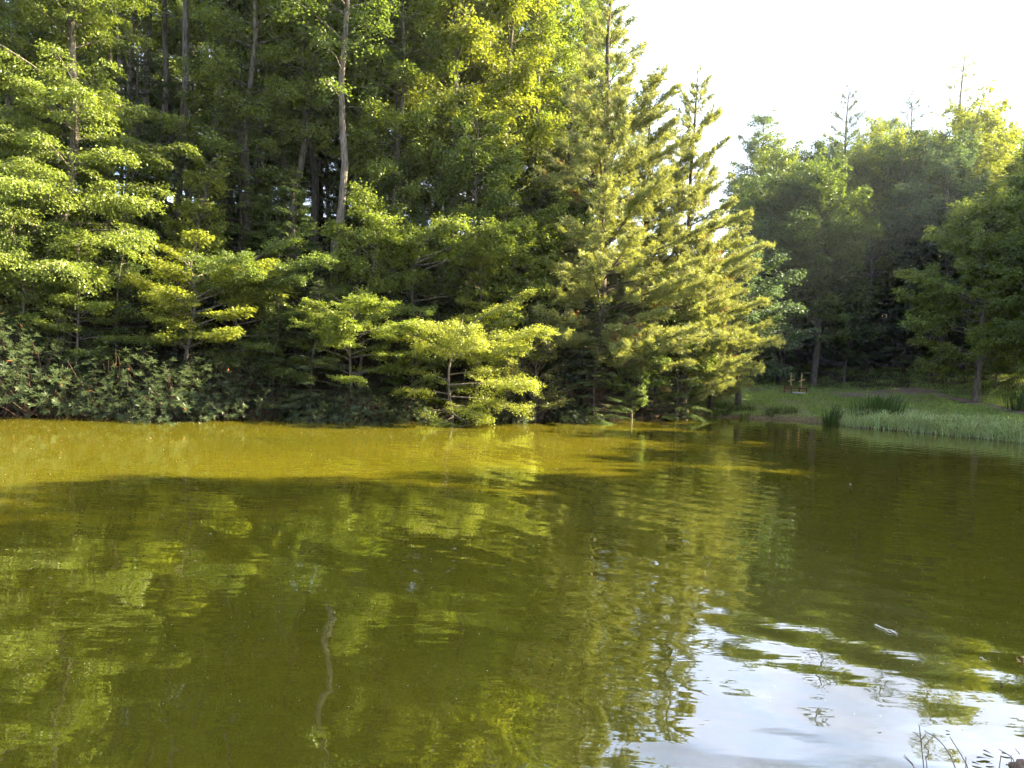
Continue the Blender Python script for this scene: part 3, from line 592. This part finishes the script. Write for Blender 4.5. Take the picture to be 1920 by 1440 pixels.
# ------------------------------------------------------------------ grass
def on_ground(px, py):
    d = ray(px, py); o = np.array([0, 0, CAM_H]); t = np.linspace(5, 120, 4000)
    P = o + d[None] * t[:, None]; g_ = ground_z(P[:, 0], P[:, 1]); k = np.argmax(P[:, 2] < g_)
    return np.array([P[k, 0], P[k, 1], g_[k]])
PATH = np.array([on_ground(*p)[:2] for p in ((1960, 779), (1880, 767), (1810, 752), (1750, 739), (1705, 734), (1660, 737), (1622, 741), (1585, 743))])
def path_dist(x, y):
    d2 = np.full(np.shape(x), 1e9)
    for a, b in zip(PATH[:-1], PATH[1:]):
        e = b - a; t = np.clip(((x - a[0]) * e[0] + (y - a[1]) * e[1]) / (e @ e), 0, 1)
        d2 = np.minimum(d2, (x - a[0] - e[0] * t) ** 2 + (y - a[1] - e[1] * t) ** 2)
    return np.sqrt(d2)
def blades(name, P, H, Wd, label, color, bend=.35, seg=1, seed=1, cat='grass', kind='stuff', sway=None):
    r = np.random.default_rng(seed); n = len(P)
    a = r.uniform(0, 2 * math.pi, n) if sway is None else sway
    B = np.stack([np.cos(a), np.sin(a), 0 * a], -1); S_ = np.stack([-np.sin(a + r.normal(0, .8, n)), np.cos(a), 0 * a], -1) * (Wd * .5)[:, None]
    bd = (bend * r.uniform(.2, 1.6, n) * H)[:, None]; Z = np.array([0, 0, 1.0])
    if seg == 1:
        V = np.stack([P - S_, P + S_, P + Z * H[:, None] + B * bd], 1).reshape(-1, 3); F = [np.arange(3 * n).reshape(-1, 3)]; m = 3
    else:
        q1 = P + Z * H[:, None] * .5 + B * bd * .22; q2 = P + Z * (H[:, None] * .86) + B * bd * .62; tip = P + Z * (H[:, None] - bd * .25) + B * bd * 1.15
        V = np.stack([P - S_, P + S_, q1 - S_, q1 + S_, q2 - S_ * .7, q2 + S_ * .7, tip], 1).reshape(-1, 3)
        b0 = np.arange(n)[:, None] * 7
        F = [np.concatenate([b0 + np.array([[0, 1, 3, 2]]), b0 + np.array([[2, 3, 5, 4]])]), b0 + np.array([[4, 5, 6]])]; m = 7
    o = link(name, mesh_from(name, V, F, M_GRASS, {'tint': np.repeat(r.uniform(0, 1, n), m), 'brown': np.repeat((r.uniform(0, 1, n) < .05) * .7, m)}))
    o.color = (*color, 1); tag(o, label, cat, kind=kind); return o
r = np.random.default_rng(77)
N0 = 560000
gxs = r.uniform(3, 46, N0); gys = r.uniform(26, 62, N0)
sdv = pond_sd(gxs, gys); zf = zones(gxs, gys)
bn = ss(.25, .6, noise2(gxs, gys, 21, 3.2) + .35 * noise2(gxs, gys, 22, 1.1))
keep = (sdv > .25) & (zf < .5) & (sdv < 27) & (r.uniform(0, 1, N0) > bn * .45) & (path_dist(gxs, gys) > .45 + .4 * noise2(gxs, gys, 31, .9)) & (r.uniform(0, 1, N0) < .22 + .78 * ss(1.5, -.5, noise2(gxs, gys, 33, .8) + .3)) & (np.abs(gxs / gys) < .78)
gxs, gys = gxs[keep][:130000], gys[keep][:130000]
lump = ss(-.5, .8, noise2(gxs, gys, 35, .9))
blades('meadow_grass', np.stack([gxs, gys, ground_z(gxs, gys) - .01], -1), (.05 + .13 * lump) * r.uniform(.6, 1.4, len(gxs)), r.uniform(.018, .032, len(gxs)), 'short green meadow grass in front of the far wood', (.24, .33, .09), seed=2)
def strip(n, px0, px1, w, seed):
    q = np.random.default_rng(seed); i0 = q.uniform(px0, px1, n)
    xs = np.interp(i0, [p[0] for p in shore_px], [p[1] for p in shore_px]); P = np.array([on_plane(a, b)[:2] for a, b in zip(i0, xs)])
    d = unit(P); P = P + d * (q.uniform(-.05, 1, n) ** 1.3 * w)[:, None]
    return P, q
P, q = strip(11000, 1572, 1990, 4.2, 5)
k_ = noise2(P[:, 0], P[:, 1], 41, .8); P = P[k_ > -.75]
blades('bank_grass', np.c_[P, ground_z(P[:, 0], P[:, 1]) - .02], (.33 + .15 * noise2(P[:, 0], P[:, 1], 42, .7)) * q.uniform(.6, 1.35, len(P)), q.uniform(.014, .026, len(P)), 'tall pale green grass hanging over the right bank of the pond', (.32, .40, .18), bend=.85, seg=2, seed=6)
P, q = strip(3600, 1330, 1500, 2.0, 8)
k_ = noise2(P[:, 0], P[:, 1], 43, .7); P = P[k_ > -.1]
blades('shore_grass', np.c_[P, ground_z(P[:, 0], P[:, 1]) - .02], .26 * q.uniform(.5, 1.4, len(P)), q.uniform(.014, .024, len(P)), 'ragged grass tufts on the muddy shore beside the wooded point', (.10, .14, .04), bend=.6, seg=2, seed=9)
def reed_clump(px, py, n, w, h, label, seed, z=.0):
    q = np.random.default_rng(seed); c = on_plane(px, py, z)
    P = np.stack([c[0] + q.normal(0, w * .33, n), c[1] + q.normal(0, w * .25, n), np.zeros(n)], -1); P[:, 2] = np.maximum(ground_z(P[:, 0], P[:, 1]), -.25) - .03
    a = np.arctan2(P[:, 1] - c[1], P[:, 0] - c[0]) + q.normal(0, .5, n)
    blades('reed_clump', P, h * q.uniform(.6, 1.15, n), q.uniform(.018, .03, n), label, (.055, .10, .025), bend=.32, seg=2, seed=seed, cat='reeds', kind='thing', sway=a)
reed_clump(1641, 787, 380, 1.5, 1.1, 'wide clump of dark green sword-leaved reeds on the grassy bank', 12, .25)
reed_clump(1557, 797, 120, .5, 1.05, 'narrow upright clump of reeds standing in the water', 13)
reed_clump(1915, 790, 220, 1.3, 1.2, 'reed clump cut off by the right edge of the picture', 14, .3)
reed_clump(1608, 790, 50, .5, .5, 'small yellowish reed tuft left of the wide reed clump', 15, .2)

# ------------------------------------------------------------------ path, crosses and other things on the meadow
def resample(P, step):
    d = np.r_[0, np.cumsum(np.linalg.norm(np.diff(P, axis=0), axis=1))]; t = np.arange(0, d[-1], step)
    return np.stack([np.interp(t, d, P[:, i]) for i in range(P.shape[1])], -1)
PP = resample(PATH, .3); TT = unit(np.gradient(PP, axis=0)); NN = np.stack([-TT[:, 1], TT[:, 0]], -1)
k = 9; rows = []
wd_ = .5 + 1.3 * ss(13, 17.5, np.arange(len(PP)) * .3)
wl = wd_ + .3 * noise2(np.arange(len(PP)) * .3, 0, 61, .9); wr = wd_ + .3 * noise2(np.arange(len(PP)) * .3, 0, 62, .9)
for j in range(k):
    f = j / (k - 1) * 2 - 1; rows.append(PP + NN * (np.where(f < 0, wl, wr) * f)[:, None])
XY = np.stack(rows, 1); n_ = len(PP)
Zp = ground_z(XY[..., 0].ravel(), XY[..., 1].ravel()).reshape(n_, k) + .03; Zp[:, [0, -1]] -= .05
Vp = np.concatenate([XY, Zp[..., None]], -1).reshape(-1, 3)
b0 = (np.arange(n_ - 1)[:, None] * k + np.arange(k - 1)[None]).ravel()
tag(link('path', mesh_from('path', Vp, [np.stack([b0, b0 + 1, b0 + k + 1, b0 + k], 1)], M_PATH, smooth=True)), kind='structure')

def box_mesh(name, size, material, bevel=.006):
    import bmesh
    bm = bmesh.new(); bmesh.ops.create_cube(bm, size=1); bmesh.ops.scale(bm, vec=size, verts=bm.verts)
    bmesh.ops.bevel(bm, geom=bm.edges[:], offset=bevel, segments=1, affect='EDGES')
    me = bpy.data.meshes.new(name); bm.to_mesh(me); bm.free(); me.materials.append(material); return me
def empty(name, loc, label, cat, group=None, rz=0):
    o = bpy.data.objects.new(name, None); COL.objects.link(o); o.location = loc; o.rotation_euler = (0, 0, rz); o.empty_display_size = .2
    return tag(o, label, cat, group)
post_me = box_mesh('cross_post', (.085, .06, 1.35), M_WOOD); bar_me = box_mesh('cross_bar', (.44, .045, .09), M_WOOD)
for px, lab, lean in ((1482, 'weathered wooden cross, the one farther from the stout trunk', -.01), (1501, 'pale wooden cross, the one nearer the stout trunk', -.03)):
    b = on_ground(px, 735)
    e = empty('wooden_cross', b, lab, 'cross', 'two crosses on the meadow', .15); e.rotation_euler[1] = -lean
    p = link('post', post_me, e); p.location = (0, 0, .53)
    c_ = link('crossbar', bar_me, e); c_.location = (0, -.056, .74); c_.rotation_euler = (0, -.33, 0)
c1 = on_ground(1491, 737)
e = empty('grave_frame', c1, 'low dark red wooden frame at the feet of the crosses', 'frame', rz=.1)
pm = box_mesh('frame_post', (.07, .07, .55), M_REDWOOD); rm = box_mesh('frame_rail', (.95, .04, .07), M_REDWOOD); rs = box_mesh('frame_side_rail', (.04, .8, .07), M_REDWOOD)
for sx in (-.5, .5):
    for sy in (-.45, .45):
        p = link('post', pm, e); p.location = (sx, sy, .17)
    p = link('rail', rs, e); p.location = (sx, 0, .30)
p = link('rail', rm, e); p.location = (0, .45, .30)
e = empty('stone_slab', c1 + np.array([-.02, -.75, .02]), 'pale flat slab lying on bare earth before the crosses', 'slab')
p = link('slab', box_mesh('slab_body', (.85, .4, .07), M_PLANK, .015), e); p.rotation_euler = (.12, 0, .05)
def stick(name, pts, rad, label, cat, material, group=None, extra=()):
    """a bent stem or branch through world points, with optional side twigs"""
    pts = np.array(pts, float); base = pts[0].copy()
    def tube_of(q, ra):
        q = np.array(q, float); d = np.r_[0, np.cumsum(np.linalg.norm(np.diff(q, axis=0), axis=1))]; t = np.linspace(0, d[-1], 14)
        w = np.stack([np.interp(t, d, q[:, i]) for i in range(3)], -1)
        w[1:-1] = (w[:-2] + 2 * w[1:-1] + w[2:]) / 4
        return tubes(w[None] - base, (ra * np.linspace(1, .45, 14))[None], 6)
    parts = [tube_of(pts, rad)] + [tube_of(x, rad * .6) for x in extra]
    V, F = join(parts)
    o = link(name, mesh_from(name, V, [F], material, smooth=True)); o.location = base
    return tag(o, label, cat, group)
def AD(px, py, Y): return at_depth(px, py, Y)
stick('dead_branch', [on_ground(1545, 722), AD(1552, 712, 52), AD(1557, 704, 52)], .03, 'short pale dead branch poking up right of the stout trunk', 'branch', M_DRY)
stick('dead_branch', [on_ground(1560, 722), AD(1565, 714, 52), AD(1578, 704.5, 51.6), AD(1580, 711, 51.6)], .035, 'bent dead branch with a hooked end beside the meadow path', 'branch', M_DRY)
stick('marker_stake', [on_ground(1397, 768), AD(1397, 753, on_ground(1397, 768)[1])], .03, 'thin stake with pale top on the shore grass', 'stake', M_WOOD)
stick('dead_branch', [on_plane(803, 782, -.1), AD(815, 773, 25.4), AD(832, 769, 25.6), AD(846, 758, 26)], .03, 'pale crooked branch dipping into the water below the bright leaning tree', 'branch', M_DRY)
stick('snag_trunk', [on_ground(124, 560) * [1, 1, 1] - np.array([0, 0, .3]), AD(122, 470, on_ground(124, 560)[1] - .05), AD(120, 380, on_ground(124, 560)[1])], .24, 'torn reddish-brown dead trunk under the big drooping tree', 'snag', M_BARK_R)

rr_ = random.Random(17)
for i, px in enumerate((25, 95, 180, 268, 340, 415, 462, 505, 560, 640, 712, 905, 985, 1062, 1130, 1205)):
    y0 = np.interp(px, [p[0] for p in shore_px], [p[1] for p in shore_px]); b_ = on_plane(px, y0 + rr_.uniform(2, 7), -.08)
    dx = rr_.uniform(-1.0, 1.0); top = b_ + np.array([dx, rr_.uniform(.7, 1.3), rr_.uniform(.5, 1.1)]); mid = (b_ + top) / 2 + np.array([dx * .2, -.15, rr_.uniform(-.25, -.05)])
    side = [[mid, mid + np.array([-dx * .5 + .1, -.1, .35]), mid + np.array([-dx * .7 + .2, 0, .6])], [(mid + b_) / 2, (mid + b_) / 2 + np.array([dx * .5, -.15, .12])]]
    stick('dead_branch', [b_, mid, top], rr_.uniform(.014, .03), 'dead brown branch dipping into the water from the bank ' + where(px).replace('behind', 'below'), 'branch', M_STEM, 'dead branches along the far bank', side)
# ------------------------------------------------------------------ things on and by the near water
r = np.random.default_rng(55)
n = 1500; u_ = r.uniform(0, 1, n); sx_ = r.uniform(-40, 1960, n); sy_ = 785 + 560 * u_ ** 2.6
C = np.array([on_plane(a, b, .005) for a, b in zip(sx_, sy_)]); C = C[pond_sd(C[:, 0], C[:, 1]) < -.15]; n = len(C)
rad = r.uniform(.004, .010, n) * np.clip(C[:, 1] / 14, .18, 1.5); th = np.arange(5) * 2 * math.pi / 5
V = C[:, None] + np.stack([np.cos(th)[None] * rad[:, None] * r.uniform(.6, 1.5, (n, 1)), np.sin(th)[None] * rad[:, None], np.zeros((n, 5))], -1)
tag(link('floating_specks', mesh_from('floating_specks', V.reshape(-1, 3), [np.arange(n * 5).reshape(-1, 5)], M_SPECK)), 'tiny pale specks of pollen and leaf bits floating on the pond', 'debris', kind='stuff')
Y0 = 3.35
stems = [('upright dead weed stem with short side twigs, lower right', [(1740, 1500), (1733, 1440), (1728, 1405), (1724, 1362)], [[(1727, 1388), (1737, 1375)], [(1726, 1384), (1714, 1372)], [(1728, 1390), (1716, 1390)]]),
         ('long arching dead weed stem, lower right', [(1806, 1500), (1794, 1440), (1775, 1402), (1755, 1380), (1733, 1370)], []),
         ('straight slanting dead stem right of the arching one', [(1850, 1500), (1818, 1440), (1800, 1412), (1781, 1382)], []),
         ('forked low dead twig at the bottom edge, lower right', [(1740, 1460), (1718, 1440), (1706, 1428), (1694, 1419)], [[(1712, 1433), (1699, 1420)], [(1706, 1428), (1695, 1414)]]),
         ('short thin upright stalk beside the arching stem', [(1742, 1480), (1739, 1440), (1736, 1422)], [[(1735, 1421), (1744, 1414)]]),
         ('short vertical stalk crossing the slanting stem', [(1812, 1480), (1811, 1440), (1811, 1419)], []),
         ('lone vertical stalk near the corner', [(1871, 1490), (1873, 1440), (1877, 1416)], []),
         ('crossed dry twigs next to the brown rock', [(1915, 1470), (1905, 1422), (1885, 1412), (1873, 1405)], [[(1896, 1438), (1896, 1414)], [(1912, 1414), (1903, 1403)]])]
for lab, p2, ex in stems:
    conv = lambda L_: [AD(a, b, Y0 - max(0, b - 1440) * .006) for a, b in L_]
    pts = conv(p2); pts[0][2] = min(pts[0][2], -.05)
    stick('weed_stem', pts, .0042, lab, 'stem', M_DRY, 'dead stems at the near bank', [conv(x) for x in ex])
def floating_leaf(px, py, ln, ang, label, material=M_DEADLEAF, grp='floating willow leaves'):
    c = on_plane(px, py, .006); t = np.linspace(0, 1, 9); w = np.sin(math.pi * t) ** .7 * ln * .10
    x = (t - .5) * ln; yb = .04 * ln * np.sin(t * 5)
    top = np.stack([x, yb + w, .004 + .004 * np.cos(t * 4)], -1); mid = np.stack([x, yb, .001 + 0 * t], -1); bot = np.stack([x, yb - w, .005 + .003 * np.sin(t * 5)], -1)
    V = np.concatenate([top, mid, bot]); i = np.arange(8)
    F = np.concatenate([np.stack([i + 9, i + 10, i + 1, i], 1), np.stack([i + 18, i + 19, i + 10, i + 9], 1)])
    o = link('floating_leaf', mesh_from('floating_leaf', V, [F], material)); o.location = c; o.rotation_euler = (0, 0, ang)
    tag(o, label, 'leaf', grp)
for a in ((1854, 1412, .055, -1.0, 'uppermost dark floating leaf, steeply slanted, lower right corner'), (1844, 1422, .075, .05, 'longest dark floating leaf, lying level, lower right corner'), (1833, 1433, .05, -.5, 'dark floating leaf just right of the slanting stem foot'), (1857, 1432, .045, -.1, 'small dark floating leaf below the longest one'), (1888, 1415, .05, -.4, 'dark floating leaf left of the crossed dry twigs'), (1893, 1436, .04, -.05, 'dark floating leaf touching the brown rock'), (1778, 1372, .025, -.1, 'tiny floating leaf above the arching stem')):
    floating_leaf(*a)
import bmesh
def lump(name, loc, size, seed, material, label, cat, amp=.35):
    bm = bmesh.new(); bmesh.ops.create_icosphere(bm, subdivisions=4, radius=1)
    V = np.array([v.co[:] for v in bm.verts]); d = noise2(V[:, 0] * 2 + V[:, 2], V[:, 1] * 2 - V[:, 2], seed, .9) * amp + noise2(V[:, 0] * 5, V[:, 1] * 5 + V[:, 2] * 4, seed + 1, .8) * amp * .4
    V = V * (1 + d)[:, None] * np.array(size)
    for v, c in zip(bm.verts, V): v.co = c
    me = bpy.data.meshes.new(name); bm.to_mesh(me); bm.free(); me.materials.append(material)
    for p in me.polygons: p.use_smooth = True
    o = link(name, me); o.location = loc; return tag(o, label, cat)
lump('rock', on_plane(1912, 1446, .0) + np.array([.03, 0, .0]), (.075, .07, .055), 3, M_ROCK, 'brown rock in the water at the lower right corner', 'rock')
lump('wood_stub', on_plane(1922, 1240, .0), (.05, .035, .03), 8, M_STUB, 'yellow and black rotten wood stub at the right edge of the water', 'wood', .5)
lump('floating_nut', on_plane(1878, 1283, .01), (.010, .009, .008), 9, M_DEADLEAF, 'small black floating nut near the right edge', 'nut', .2)
stick('floating_twig', [on_plane(1641, 1171, .008), on_plane(1658, 1179, .008), on_plane(1672, 1182, .008), on_plane(1683, 1190, .008)], .006, 'small pale twig floating on the open water at the right', 'twig', M_SPECK, extra=[[on_plane(1660, 1180, .01), on_plane(1668, 1186, .01), on_plane(1680, 1183, .01)], [on_plane(1671, 1181, .01), on_plane(1679, 1186, .01), on_plane(1684, 1187, .01)]])
stick('floating_twig', [on_plane(1837, 1233, .006), on_plane(1841, 1232, .006), on_plane(1844, 1236, .006), on_plane(1850, 1238, .006)], .004, 'tiny curled white bit floating left of the rotten stub', 'twig', M_SPECK)

# ------------------------------------------------------------------ thin evening haze
bm = bmesh.new(); bmesh.ops.create_cube(bm, size=1); me = bpy.data.meshes.new('haze'); bm.to_mesh(me); bm.free()
hm = bpy.data.materials.new('haze_air'); hm.use_nodes = True; t = hm.node_tree; t.nodes.clear()
v = t.nodes.new('ShaderNodeVolumePrincipled'); v.inputs['Density'].default_value = .0003; v.inputs['Color'].default_value = (.78, .88, 1, 1); v.inputs['Anisotropy'].default_value = .6
o_ = t.nodes.new('ShaderNodeOutputMaterial'); t.links.new(v.outputs[0], o_.inputs['Volume'])
me.materials.append(hm); o = link('haze', me); o.scale = (2100, 2100, 44); o.location = (0, 30, 19); tag(o, kind='stuff')
